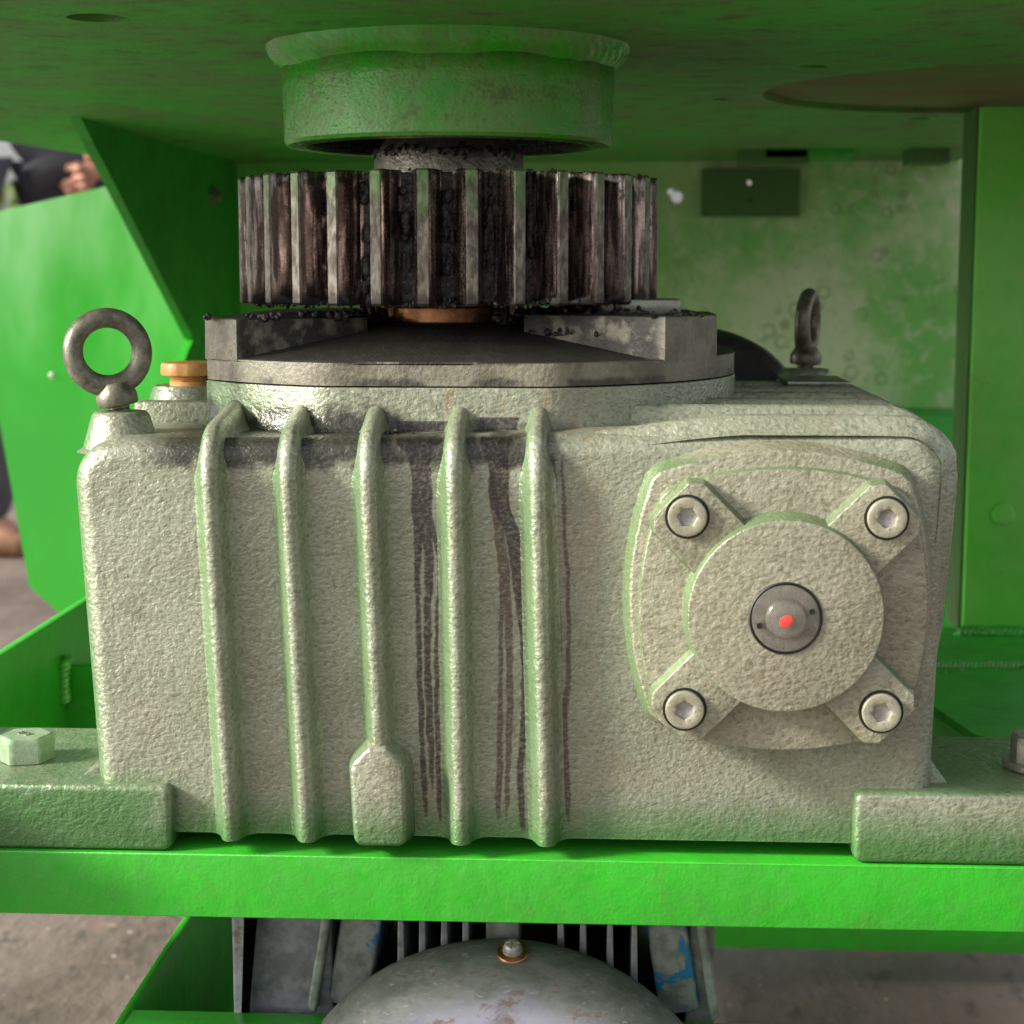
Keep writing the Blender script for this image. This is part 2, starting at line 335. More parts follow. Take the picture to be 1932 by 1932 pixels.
M['leaf'] = mat_simple('leaf', (0.10, 0.16, 0.02), (0.18, 0.22, 0.04), 60, .5)
M['bark'] = mat_simple('bark', (0.08, 0.06, 0.04), (0.13, 0.1, 0.07), 40, .8)

# ------------------------------------------------------------------ mesh helpers
def finish(bm, name, mat, parent=None, ang=32, smooth=True):
    bmesh.ops.remove_doubles(bm, verts=bm.verts, dist=0.002)
    bmesh.ops.recalc_face_normals(bm, faces=bm.faces)
    for f in bm.faces: f.smooth = smooth
    for e in bm.edges:
        if len(e.link_faces) == 2: e.smooth = e.calc_face_angle() < R(ang)
    for v in bm.verts: v.co *= S
    me = bpy.data.meshes.new(name); bm.to_mesh(me); bm.free()
    for m in (mat if isinstance(mat, (list, tuple)) else [mat]): me.materials.append(M[m] if isinstance(m, str) else m)
    o = bpy.data.objects.new(name, me); COL.objects.link(o)
    if parent:
        o.parent = parent
        o.matrix_parent_inverse = Matrix.Translation(-Vector(parent.location))
    return o
def thing(name, loc, label, cat, group=None, kind=None):
    o = bpy.data.objects.new(name, None); COL.objects.link(o); o.location = Vector(loc) * S
    o.empty_display_size = 0.02; tag(o, label, cat, group, kind); return o
def tag(o, label=None, cat=None, group=None, kind=None):
    if label: o['label'] = label
    if cat: o['category'] = cat
    if group: o['group'] = group
    if kind: o['kind'] = kind
    return o
def loft(bm, rings, closed=True, cap0=True, cap1=True, mi=0):
    vs = [[bm.verts.new(p) for p in r] for r in rings]; n = len(vs[0]); fs = []
    for a, b in zip(vs, vs[1:]):
        for i in range(n if closed else n - 1):
            j = (i + 1) % n; fs.append(bm.faces.new((a[i], a[j], b[j], b[i])))
    if cap0: fs.append(bm.faces.new(vs[0][::-1]))
    if cap1: fs.append(bm.faces.new(vs[-1]))
    for f in fs: f.material_index = mi
    return vs
def inset(poly, d):
    n = len(poly); out = []
    area = sum(poly[i][0] * poly[(i + 1) % n][1] - poly[(i + 1) % n][0] * poly[i][1] for i in range(n))
    sg = 1 if area > 0 else -1
    for i in range(n):
        a, b, c = poly[i - 1], poly[i], poly[(i + 1) % n]
        e1 = Vector((b[0] - a[0], b[1] - a[1])); e2 = Vector((c[0] - b[0], c[1] - b[1]))
        if e1.length < 1e-6: e1 = e2
        if e2.length < 1e-6: e2 = e1
        n1 = Vector((-e1.y, e1.x)).normalized() * sg; n2 = Vector((-e2.y, e2.x)).normalized() * sg
        m = n1 + n2
        m = n1 if m.length < 1e-6 else m.normalized()
        k = d / max(.45, m.dot(n1)); out.append((b[0] + m.x * k, b[1] + m.y * k))
    return out
def round_poly(pts, rad, seg=6):
    n = len(pts); out = []
    for i in range(n):
        r = rad[i] if isinstance(rad, (list, tuple)) else rad
        p = Vector(pts[i]); a = Vector(pts[i - 1]) - p; b = Vector(pts[(i + 1) % n]) - p
        if r <= 0: out.append(tuple(p)); continue
        la, lb = a.length, b.length; a.normalize(); b.normalize()
        half = a.angle(b) / 2; t = min(r / math.tan(half), la * .49, lb * .49); rr = t * math.tan(half)
        c = p + (a + b).normalized() * (rr / math.sin(half))
        s0 = p + a * t - c; s1 = p + b * t - c; an = math.atan2(s0.x * s1.y - s0.y * s1.x, s0.dot(s1))
        for k in range(seg + 1):
            q = an * k / seg; out.append((c.x + s0.x * math.cos(q) - s0.y * math.sin(q), c.y + s0.x * math.sin(q) + s0.y * math.cos(q)))
    return out
def prism_y(bm, poly, y0, y1, draft=0.0, bev=1.0, seg=3):
    """XZ outline standing on y0, front face at y1 (< y0), sides drafted, front edge rounded"""
    rings = [[(x, y0, z) for x, z in poly]]
    sg = -1 if y1 < y0 else 1
    for k in range(seg + 1):
        a = k / seg * PI / 2
        q = inset(poly, draft + bev * (1 - math.cos(a))) if (draft or bev) else poly
        rings.append([(x, y1 - sg * bev * (1 - math.sin(a)), z) for x, z in q])
    loft(bm, rings)
def prism_z(bm, poly, z0, z1, draft=0.0, bev=1.0, seg=3):
    rings = [[(x, y, z0) for x, y in poly]]
    for k in range(seg + 1):
        a = k / seg * PI / 2
        q = inset(poly, draft + bev * (1 - math.cos(a)))
        rings.append([(x, y, z1 - (1 if z1 > z0 else -1) * bev * (1 - math.sin(a))) for x, y in q])
    loft(bm, rings)
def box(bm, x0, x1, y0, y1, z0, z1, bev=1.0, seg=2):
    b = bmesh.new(); bmesh.ops.create_cube(b, size=1)
    for v in b.verts: v.co = Vector(((x0 + x1) / 2 + v.co.x * (x1 - x0), (y0 + y1) / 2 + v.co.y * (y1 - y0), (z0 + z1) / 2 + v.co.z * (z1 - z0)))
    if bev: bmesh.ops.bevel(b, geom=b.edges[:], offset=bev, segments=seg, affect='EDGES', profile=.5)
    join(bm, b)
def join(bm, b, mat=None):
    if mat is not None: bmesh.ops.transform(b, matrix=mat, verts=b.verts)
    mp = {v: bm.verts.new(v.co) for v in b.verts}
    for f in b.faces:
        nf = bm.faces.new([mp[v] for v in f.verts]); nf.material_index = f.material_index
    b.free()
def lathe(bm, prof, c=(0, 0, 0), axis='Z', n=48, fn=None, mi=0):
    """prof: (radius, height) pairs round an axis through c"""
    rings = []
    for r, h in prof:
        ring = []
        for i in range(n):
            a = 2 * PI * i / n; rr, hh = (r, h) if fn is None else fn(r, h, a)
            x, y = rr * math.cos(a), rr * math.sin(a)
            ring.append((c[0] + x, c[1] + y, c[2] + hh) if axis == 'Z' else (c[0] + x, c[1] + hh, c[2] + y) if axis == 'Y' else (c[0] + hh, c[1] + x, c[2] + y))
        rings.append(ring)
    loft(bm, rings, cap0=prof[0][0] > 1e-4, cap1=prof[-1][0] > 1e-4, mi=mi)
def sweep(bm, path, frames, prof):
    """open profile (u, v) carried along path; frames give the u and v directions"""
    rings = [[tuple(Vector(p) + Vector(u) * a + Vector(v) * b) for a, b in prof] for p, (u, v) in zip(path, frames)]
    loft(bm, rings, closed=True)
def sheet(bm, outer, holes, fn, thick):
    """flat sheet with round or polygonal holes; fn maps (u, v, w) to space, w through the thickness"""
    b = bmesh.new(); edges = []
    for loop in [outer] + holes:
        vs = [b.verts.new((u, v, 0)) for u, v in loop]
        for i in range(len(vs)): edges.append(b.edges.new((vs[i], vs[(i + 1) % len(vs)])))
    bmesh.ops.triangle_fill(b, edges=edges, use_beauty=True)
    r = bmesh.ops.extrude_face_region(b, geom=b.faces[:])
    for v in r['geom']:
        if isinstance(v, bmesh.types.BMVert): v.co.z += thick
    for v in b.verts: v.co = Vector(fn(*v.co))
    join(bm, b)
def circ(cx, cy, r, n=32, rot=0): return [(cx + r * math.cos(2 * PI * i / n + rot), cy + r * math.sin(2 * PI * i / n + rot)) for i in range(n)]
def lump(bm, c, r, rnd, sub=1, sq=(1, 1, 1), rough=.35):
    b = bmesh.new(); bmesh.ops.create_icosphere(b, subdivisions=2, radius=1)
    o = Vector((rnd.random() * 50, rnd.random() * 50, rnd.random() * 50))
    for v in b.verts:
        k = 1 + min(rough, .42) * 1.3 * mnoise.noise(v.co * 1.7 + o)
        v.co = Vector((v.co.x * sq[0], v.co.y * sq[1], v.co.z * sq[2])) * (k * r) + Vector(c)
    join(bm, b)

def bead(bm, p0, p1, r, seed):
    """one continuous weld run with overlapping ripples"""
    p0, p1 = Vector(p0), Vector(p1); L = (p1 - p0).length; d = (p1 - p0) / L; u = d.orthogonal().normalized(); v = d.cross(u); n = int(L / (r * .16)); rings = []
    for i in range(n + 1):
        t = i / n; q = (t * L / (r * .75)) % 1; big = mnoise.noise(Vector((t * L / (r * 5), seed, 3)))
        k = (.80 + .22 * (1 - q) ** 1.5 + .28 * big) * (min(1, t * 20, (1 - t) * 20) ** .5 + .02)
        c = p0 + d * (t * L) + u * big * r * .4
        rings.append([tuple(c + (u * math.cos(2 * PI * j / 12) + v * math.sin(2 * PI * j / 12)) * r * k + d * (r * .35 * math.cos(2 * PI * j / 12))) for j in range(12)])
    loft(bm, rings)
AX, AY = -45.0, 176.0                        # output shaft axis

# ================================================================== SETTING
bm = bmesh.new(); bmesh.ops.create_grid(bm, x_segments=2, y_segments=2, size=60000)
for v in bm.verts: v.co.z = -690
tag(finish(bm, 'ground', 'floor'), 'brown oil-stained concrete floor under the machine', 'floor', kind='structure')

# ================================================================== MACHINE FRAME (all welded together)
fr = thing('machine_frame', (0, 300, -690), 'green painted welded steel machine frame around and above the gearbox', 'machine frame')
HZ = 122
bm = bmesh.new()
outer = [(-560, -45), (520, -45), (500, 600), (440, 700), (440, 1296), (300, 1290), (105, 1262), (-250, 1262), (-400, 1226), (-470, 1160), (-508, 1070), (-528, 900), (-560, 640)]
sheet(bm, outer, [circ(320, 424, 168, 56), circ(-205, 42, 15, 20), circ(168, 268, 9, 14), circ(128, 470, 9, 14), circ(300, 640, 11, 14), circ(-360, 860, 9, 14), circ(-300, 1000, 10, 14)], lambda u, v, w: (u, v, HZ + w), 14)
finish(bm, 'top_plate', 'plate', fr)
bm = bmesh.new()
box(bm, 100, 540, 200, 640, HZ + 4, HZ + 9, 0); finish(bm, 'recess_floor', 'rusty', fr)
bm = bmesh.new(); box(bm, -555, 405, -40, 1200, HZ + 40, HZ + 46, 0); finish(bm, 'pan_floor', 'rusty', fr)
# bearing ring with grooved bore
bm = bmesh.new()
prof = [(93, HZ), (92.5, 100), (92, 70.5), (90.5, 68.5), (88, 68), (80, 68), (78.5, 69)]
z = 70
for k in range(5):
    prof += [(77.5, z), (77.5, z + 3.2), (74.5, z + 3.6), (74.5, z + 5.6), (77.5, z + 6)]; z += 7.5
prof += [(77.5, HZ), (93, HZ)]
lathe(bm, prof, (AX, AY, 0), n=96)
for f in bm.faces:
    c = f.calc_center_median(); rr = math.hypot(c.x - AX, c.y - AY)
    if rr < 79: f.material_index = 1
finish(bm, 'bearing_ring', ['ring', 'root'], fr)
# weld bead: overlapping scallops laid round the ring
bm = bmesh.new(); rnd = random.Random(4); n = 480; rings = []
for i in range(n):
    a = 2 * PI * i / n; ring = []
    big = mnoise.noise(Vector((math.cos(a) * 2.4, math.sin(a) * 2.4, 1.5))); md = mnoise.noise(Vector((math.cos(a) * 7, math.sin(a) * 7, 7)))
    w = 13.5 + 2.2 * big + .8 * md
    for j in range(13):
        t = j / 12
        ph = (i / n * 74 + 1.9 * t * t + .8 * big) % 1
        rip = (1.2 * (1 - ph) ** 1.6 + .9 * md) * math.sin(t * PI) * t ** .6
        rr = 92.2 + w * .78 * t ** 1.35 + math.sin(t * PI) * 1.6 + rip * .9; zz = HZ + 1 - (1 - t) ** 1.0 * w - math.sin(t * PI) * 1.2 - rip * .6
        ring.append((AX + rr * math.cos(a), AY + rr * math.sin(a), zz))
    rings.append(ring)
loft(bm, rings + [rings[0]], closed=False, cap0=False, cap1=False)
for i in range(40):
    a = rnd.uniform(-1.3, -.3); rr = 91 + rnd.random() * 10
    lump(bm, (AX + rr * math.cos(a), AY + rr * math.sin(a), HZ - 11 + (rr - 91) * 1.0), rnd.uniform(.8, 2.2), rnd)
finish(bm, 'weld_bead', 'weld', fr, 50)
# back sheet with bright drill holes, patch plate
bm = bmesh.new()
sheet(bm, [(-384, -690 + 330), (470, -360), (470, HZ), (-384, HZ)], [circ(205.6, 98, 3.2, 12), circ(117.2, 88.2, 3.6, 14), circ(124.5, 82.2, 6.5, 18)], lambda u, v, w: (u, 1200 + w, v), 5)
finish(bm, 'back_panel', 'patina', fr)
bm = bmesh.new(); box(bm, 300, 470, 1100, 1198, -690, -156, 3); finish(bm, 'lower_step_panel', 'dim', fr)
bm = bmesh.new(); sheet(bm, [(152, 60), (262, 60), (262, 113), (152, 113)], [circ(205.6, 98, 3.0, 12), circ(206, 78.5, 2.2, 10)], lambda u, v, w: (u, 1190 + w, v), 8)
finish(bm, 'patch_plate', 'patch', fr)
for (x, zz, w, h, m) in ((215, 116, 70, 9, 'patch'), (250, 119, 90, 6, 'dim'), (372, 114, 40, 9, 'patch')):
    bm = bmesh.new(); box(bm, x - w / 2, x + w / 2, 1000, 1050, HZ - h * 1.6, HZ + 1, 1.5); finish(bm, 'lug', m, fr)
# right column: bright face; side web painted darker to stand for its shade
bm = bmesh.new(); box(bm, 325, 405, 534, 544, -282, HZ, 1.5); finish(bm, 'column_face', 'column', fr)
bm = bmesh.new(); box(bm, 323, 331, 544.2, 592, -282, HZ, 1.0); finish(bm, 'column_web', 'patch', fr)
bm = bmesh.new(); lathe(bm, [(8.5, 0), (8.5, -3), (7, -4), (0, -4)], (352, 533.9, -187), 'Y', 24); finish(bm, 'plug_weld', 'column', fr)
# base plate with a cut corner beside the right foot
bm = bmesh.new(); sheet(bm, [(240, 560), (430, 560), (430, 130), (330, 150), (272, 232), (252, 345), (240, 420)], [], lambda u, v, w: (u, v, -288 + w), 6)
finish(bm, 'base_plate', 'dim', fr)
rnd = random.Random(8)
bm = bmesh.new(); bead(bm, (318, 532, -280.5), (410, 532, -280.5), 5.5, 1); finish(bm, 'weld_bead', 'dim', fr, 60)
bm = bmesh.new(); bead(bm, (262, 418, -282), (428, 424, -282), 4.0, 5)
for i in range(26): lump(bm, (rnd.uniform(262, 420), 421 + rnd.gauss(0, 14), -281.6), rnd.uniform(.8, 2), rnd)
finish(bm, 'weld_bead', 'weld', fr, 60)
# side gusset: plate receding on the left with a diagonal front edge
bm = bmesh.new()
b = [(642 - 46, 122), (967, -70.5), (950, -78), (918, -95), (918, -130), (1200, -130), (1200, 122)]
sheet(bm, b, [], lambda u, v, w: (-380 - w, u, v), 9); finish(bm, 'side_gusset', 'dim', fr)
bm = bmesh.new(); lathe(bm, [(13, 0), (13, 3), (8, 3.5), (8, 9), (5, 11), (0, 11)], (-380, 1069, 79), 'X', 6); finish(bm, 'stud', 'bolt2', fr)
bm = bmesh.new(); box(bm, -389, -380, 1200, 1206, -500, 122, 0); finish(bm, 'corner_strip', 'dim', fr)
# beam the gearbox stands on
bm = bmesh.new()
prism_y(bm, round_poly([(-420, -315.5), (420, -315.5), (420, -283), (-420, -283)], 0), 118, -9, 0, 1.2)
finish(bm, 'support_beam', 'green', fr)
bm = bmesh.new(); box(bm, -420, 420, 300, 400, -316, -283, 1.5); finish(bm, 'support_beam', 'green', fr)
# left side rail (upper) with a stiffener and its weld
bm = bmesh.new(); box(bm, -322, -316, -60, 1190, -330, -228, 1); finish(bm, 'side_rail', 'green', fr)
bm = bmesh.new(); box(bm, -318, -180, 300, 308, -285, -262, 1); finish(bm, 'stiffener', 'green', fr)
bm = bmesh.new()
bead(bm, (-314, 296, -286), (-314, 296, -254), 5, 9)
finish(bm, 'weld_bead', 'weld', fr, 60)
# skid: rail receding at lower left, front cross member, cross member far behind
bm = bmesh.new(); box(bm, -217, -212, 40, 900, -520, -400, 1.2); finish(bm, 'skid_rail', 'green', fr)
bm = bmesh.new(); box(bm, -215, 150, 15, 74, -440, -400.5, 1.5); finish(bm, 'skid_cross_member', 'green', fr)
bm = bmesh.new(); box(bm, -213, 480, 800, 860, -649, -600, 2); finish(bm, 'skid_cross_member', 'green', fr)
bm = bmesh.new(); box(bm, -213, -60, 140, 800, -524, -519, 1); finish(bm, 'skid_floor', 'green', fr)

# ================================================================== GEARBOX
gb = thing('gearbox', (0, 190, -283), 'grey-green cast iron worm gearbox with vertical ribs and round sight glass cover', 'gearbox')
# housing
prof = round_poly([(-205, -275), (202, -275), (207, -74), (-214.5, -81)], [1, 1, 22, 22], 10)
bm = bmesh.new(); rings = []
rf = 11
for k in range(9):
    a = k / 8 * PI / 2; rings.append([(x, rf * (1 - math.sin(a)), zo if zo < -262 else z) for (x, z), (xo, zo) in zip(inset(prof, rf * (1 - math.cos(a))), prof)])
rings = rings[::-1]; rings.append([(x, 370, z) for x, z in prof]); rings.append([(x, 380, zo if zo < -262 else z) for (x, z), (xo, zo) in zip(inset(prof, 8), prof)])
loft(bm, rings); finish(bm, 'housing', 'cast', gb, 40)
# pad under the top cover: circle cut flat on the left
def flange(rad, xl=-166, xr=400, n=120):
    out = []
    for i in range(n):
        a = 2 * PI * i / n; x = AX + 6 + rad * math.cos(a); y = AY + rad * math.sin(a)
        if x < xl:
            continue
        out.append((min(x, xr), max(y, 30)))
    return out
fp = flange(156)
# order the cut outline so that it starts just after the flat
k0 = max(range(len(fp)), key=lambda i: math.hypot(fp[i][0] - fp[i - 1][0], fp[i][1] - fp[i - 1][1])); fp = fp[k0:] + fp[:k0]
bm = bmesh.new(); prism_z(bm, fp, -92, -57.2, 0, .6)
# fillet skirt between pad and shoulder
sk = [[(x, y, -57.6) for x, y in fp]]
rings = []
for k in range(6):
    a = k / 5 * PI / 2; rings.append([(x, y, -70 - 13 * math.sin(a)) for x, y in inset(fp, -11 * (1 - math.cos(a)))])
loft(bm, rings, cap0=False, cap1=False)
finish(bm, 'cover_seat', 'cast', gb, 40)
# top cover
bm = bmesh.new()
prism_z(bm, inset(fp, .5), -56.4, -45, 0, .5)
lathe(bm, [(152, -46), (148, -44.6), (62, -30.5), (58, -29), (30, -29)], (AX, AY, 0), n=80)
for v in bm.verts: v.co.x = max(v.co.x, -165.8); v.co.y = max(v.co.y, 30.55)
def on_circle(x, rad=155): return max(30.2, AY - math.sqrt(max(0, rad * rad - (x - AX - 6) ** 2)))
def arc(x0, x1, n=6, rad=155): return [(x0 + (x1 - x0) * i / n, on_circle(x0 + (x1 - x0) * i / n, rad)) for i in range(n + 1)]
lb = arc(-165.9, -144, 4, 155.8) + [(-132, 74), (-84, 116), (-92, 175), (-165.9, 175)]
rb = arc(74, 103, 4, 155.8) + [(103, 175), (4, 175), (0, 116), (64, 76)]
prism_z(bm, lb, -46, -24.5, .3, 1.2); prism_z(bm, rb, -46, -23, .3, 1.2)
rear = [(98, 176), (96, 270), (60, 315), (-140, 315), (-162, 270), (-162, 176), (-95, 176), (-80, 215), (-8, 215), (5, 176)]
prism_z(bm, rear, -46, -24, .5, 1.5)
finish(bm, 'top_cover', 'cover', gb, 35)
bm = bmesh.new(); box(bm, 40, 84, 118, 168, -23.5, -15.5, 1.2); finish(bm, 'shim_plate', 'brass', gb)
# ribs on the front (top x, bottom x), each a cast ridge with flared roots that climbs over the shoulder
RP = [(u * 1.12, v * 1.22 if v > 1 else v) for u, v in [(-10.5, -1.2), (-8.4, -.2), (-6.6, 1.2), (-5.2, 3.6), (-4.2, 6.6), (-2.9, 8.8), (-1.2, 9.8), (1.2, 9.8), (2.9, 8.8), (4.2, 6.6), (5.2, 3.6), (6.6, 1.2), (8.4, -.2), (10.5, -1.2)]]
for i, (xt, xb) in enumerate(((-145.1, -137.2), (-107.3, -99.8), (-69.1, -62.3), (-27.7, -24.7), (11.3, 16.9))):
    path, frames = [], []
    ye = on_circle(xt, 156) + 4
    pts = [(0, -275.5), (0, -271), (0, -230), (0, -180), (0, -140), (0, -109), (.3, -103)]
    for k in range(1, 8):
        a = k / 7 * PI / 2 * .86; pts.append((13 * (1 - math.cos(a)), -103 + 19 * math.sin(a)))
    y0, z0 = pts[-1]
    nst = 6
    for k in range(1, nst + 1): pts.append((y0 + (max(ye, y0 + 6) - y0) * k / nst, z0 + 7 * k / nst))
    for k, (y, z) in enumerate(pts):
        q0, q1 = pts[max(0, k - 1)], pts[min(len(pts) - 1, k + 1)]
        d = Vector((0, q1[0] - q0[0], q1[1] - q0[1])).normalized()
        t = min(1, (z + 275.5) / 200)
        path.append((xb + (xt - xb) * t, y, z)); frames.append(((1, 0, 0), (0, -d.z, d.y)))
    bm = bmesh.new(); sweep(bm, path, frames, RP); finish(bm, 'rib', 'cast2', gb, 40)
    if i == 2:
        bm = bmesh.new()
        pp = round_poly([(-76.5, -276.5), (-49.5, -276.5), (-50.5, -236), (-60, -226), (-69, -226), (-78.5, -236)], [5, 5, 9, 4, 4, 9], 5)
        prism_y(bm, inset(pp, -2), .5, -14.8, 2.6, 2.4); finish(bm, 'drain_boss', 'cast2', gb, 40)
# feet
for sx, x0, x1, zt in ((-1, -330, -166.5, -249), (1, 164, 330, -247)):
    bm = bmesh.new()
    p = [(x0, -283.2), (x1, -283.2), (x1, zt), (x0, zt)]
    rings = []
    prism_y(bm, round_poly(p, [0, 5, 5, 0] if sx < 0 else [5, 0, 0, 5], 5), 96, -7.5, .6, 3.0, 5)
    # fillet against the body above the foot
    e = -206.2 if sx < 0 else 202.6
    ring = lambda y: [(e - sx * 3, y, zt - 1), (e + sx * 9, y, zt - .5), (e + sx * 5, y, zt + 1), (e + sx * 2, y, zt + 4), (e + sx * .4, y, zt + 9), (e - sx * 3, y, zt + 10)]
    loft(bm, [ring(11), ring(95)])
    finish(bm, 'foot', 'foot', gb, 40)
# fins across the top right, turning down over the end of the housing
FP = [(-8, -1.6), (-6.4, -.4), (-5, 1.2), (-3.8, 3.2), (-2.4, 5), (-.8, 5.8), (.8, 5.8), (2.4, 5), (3.8, 3.2), (5, 1.2), (6.4, -.4), (8, -1.6)]
for i, y in enumerate((11, 56, 104, 152, 200, 248)):
    xs = 24 if i == 0 else AX + math.sqrt(156 ** 2 - (AY - y) ** 2)
    pts = [(xs + (172 - xs) * k / 14, -75.4 - (max(0, 8 - k) ** 1.3 * .75 if i == 0 else 0)) for k in range(15)]
    for k in range(1, 9):
        a = k / 8 * PI / 2 * .97; pts.append((182.5 + 23 * math.sin(a), -98.4 + 23 * math.cos(a)))
    pts += [(204.4, -116), (202.8, -140), (200.5, -170), (196, -200)]
    path, frames = [], []
    for k, (x, z) in enumerate(pts):
        q0, q1 = pts[max(0, k - 1)], pts[min(len(pts) - 1, k + 1)]
        d = Vector((q1[0] - q0[0], 0, q1[1] - q0[1])).normalized()
        path.append((x - (1.8 if k > 20 else 0), y, z)); frames.append(((0, 1, 0), (-d.z, 0, d.x)))
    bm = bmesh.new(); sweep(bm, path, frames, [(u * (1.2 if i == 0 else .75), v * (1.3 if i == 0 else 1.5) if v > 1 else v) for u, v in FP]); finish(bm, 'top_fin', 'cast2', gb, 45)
for i, y in enumerate((96, 140)):
    bm = bmesh.new(); box(bm, -208, -163, y, y + 10, -86, -69 + i * 2, 3); finish(bm, 'top_fin', 'cast2', gb)
# eyebolt bosses, filler boss and plug, name plate, rear drum
for (x, y, z0, z1, r0, r1) in ((-199, 40, -90, -70, 19, 13.5), (174, 325, -78, -63.5, 20, 16)):
    bm = bmesh.new(); lathe(bm, [(r0 + 3, z0), (r0, z0 + 2), (r1 + 1, z1 - 2.5), (r1, z1 - .8), (r1 - 1.2, z1), (0, z1)], (x, y, 0), n=40); finish(bm, 'eyebolt_boss', 'cast2', gb)
bm = bmesh.new(); lathe(bm, [(24, -86), (22, -70), (20.5, -66), (19.5, -64), (0, -64)], (-190, 150, 0), n=40); finish(bm, 'filler_boss', 'cast2', gb)
bm = bmesh.new()
lathe(bm, [(11, -64), (11, -62), (10, -61.4), (11, -60.8), (10, -60), (11, -59.2), (10, -58.6), (10, -58)], (-190, 150, 0), n=32)
lathe(bm, [(13, -58.6), (15.4, -58.2), (15.8, -57.4), (15.8, -53), (15, -51.4), (13.5, -51), (0, -50.4)], (-190, 150, 0), n=48, fn=lambda r, h, a: (r * (1 - .04 * (math.cos(a * 8) > .55)), h))
finish(bm, 'filler_plug', 'plug', gb)
bm = bmesh.new(); box(bm, 150, 186, 200, 262, -66.4, -64.2, .4); finish(bm, 'name_plate', 'brass', gb)
bm = bmesh.new(); lathe(bm, [(0, 384), (60, 384), (66, 388), (68, 396), (68, 470), (60, 478), (0, 478)], (116, 0, -110), 'Y', 64); finish(bm, 'input_drum', 'black', gb)
bm = bmesh.new(); lathe(bm, [(32, -30), (32, 62)], (AX, AY, 0), n=40); finish(bm, 'output_shaft', 'hub', gb)
bm = bmesh.new(); lathe(bm, [(34, -20), (37.4, -20.2), (38, -21), (38, -28.4), (37.2, -29.2), (33, -29.2)], (AX, AY, 0), n=64); finish(bm, 'shaft_collar', 'copper', gb)

# bearing end cover with four diagonal webs, four socket screws and a sight glass
BX, BZ = 127.2, -157.6
def cap_outline(k=1.0, dx=0, dz=0):
    out = []
    for i in range(160):
        a = 2 * PI * i / 160; d = Vector((math.cos(a), math.sin(a))); best = 999
        for q in range(4):
            ax = Vector((math.cos(q * PI / 2), math.sin(q * PI / 2))); Rr = 150; c = -ax * (Rr - 68.5)
            bq = d.dot(c); disc = bq * bq - c.length_squared + Rr * Rr; best = min(best, bq + math.sqrt(disc))
            di = Vector((math.cos(q * PI / 2 + PI / 4), math.sin(q * PI / 2 + PI / 4)))
            if d.dot(di) > .2: best = min(best, 79.5 / d.dot(di))
        out.append((BX + dx + d.x * best * k, BZ + dz + d.y * best * k))
    return out
bm = bmesh.new()
prism_y(bm, cap_outline(1.075, -1.5, 4.5), 1, -11, 3.4, 1.8)
o0 = cap_outline(1.0)
prism_y(bm, o0, 0, -17, 1.6, .8)
# webs
for q in range(4):
    a = PI / 4 + q * PI / 2; dx, dz = math.cos(a), math.sin(a); nx, nz = -dz, dx
    ow = []
    for (u, w) in ((20, 17.6), (20, -17.6), (70, -17.6), (76.4, -12), (76.4, 12), (70, 17.6)): ow.append((BX + dx * u + nx * w, BZ + dz * u + nz * w))
    prism_y(bm, round_poly(ow, [0, 0, 3, 3, 3, 3], 4), -16, -25.5, 1.5, .7)
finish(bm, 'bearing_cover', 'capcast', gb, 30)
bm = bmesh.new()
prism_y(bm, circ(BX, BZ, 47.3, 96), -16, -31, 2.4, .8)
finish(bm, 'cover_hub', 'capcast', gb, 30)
hexa = lambda r, n, rot: [(r * math.cos(2 * PI * i / n + rot), r * math.sin(2 * PI * i / n + rot)) for i in range(n)]
for q in range(4):
    a = PI / 4 + q * PI / 2; x, z = BX + 64.2 * math.cos(a), BZ + 64.2 * math.sin(a)
    yb = -25.5
    bm = bmesh.new(); lathe(bm, [(8.6, yb), (8.8, yb - .25), (10.3, yb - .25), (10.2, yb)], (x, 0, z), 'Y', 48); finish(bm, 'counterbore_shade', 'gap', gb)  # black ring painted in for the shadow of an unmodelled counterbore
    bm = bmesh.new(); rot = [.3, .0, .5, .15][q]
    n = 48; yf = yb - 3.2
    hx = []
    for i in range(n):
        t = (2 * PI * i / n - rot) % (PI / 3) - PI / 6; rr = 4.7 * math.cos(PI / 6) / math.cos(t); hx.append((rr * math.cos(2 * PI * i / n), rr * math.sin(2 * PI * i / n)))
    rings = [[(x + r * math.cos(2 * PI * i / n), y, z + r * math.sin(2 * PI * i / n)) for i in range(n)] for r, y in ((9.0, yb), (9.0, yf + .8), (8.6, yf + .2), (7.8, yf), (6.4, yf + .1))]
    rings += [[(x + u * k, y, z + v * k) for u, v in hx] for k, y in ((1.1, yf + .15), (1.0, yf + .4), (.97, yf + 2.9))]
    loft(bm, rings, cap1=False); sc = finish(bm, 'cap_screw', 'screw', gb, 30)
    bm = bmesh.new(); loft(bm, [[(x + u * .985, yf + 2.4, z + v * .985) for u, v in hx], [(x + u * .25, yf + 2.95, z + v * .25) for u, v in hx]], cap0=False)
    hs = finish(bm, 'hex_socket', 'socket', gb, 30); hs.parent = sc; hs.matrix_parent_inverse = Matrix.Identity(4)
    hs.matrix_parent_inverse = Matrix.Identity(4); sc.matrix_parent_inverse = Matrix.Translation(-Vector(gb.location))
GX, GZ = BX - .1, BZ - .6
bm = bmesh.new()
lathe(bm, [(16.9, -30.5), (16.9, -31.5), (16.3, -31.9), (15.6, -31.5), (15.6, -30.5)], (GX, 0, GZ), 'Y', 64); sg = finish(bm, 'sight_glass', 'gap', gb)
def sub(o, p): o.parent = p; o.matrix_parent_inverse = Matrix.Identity(4)
bm = bmesh.new()
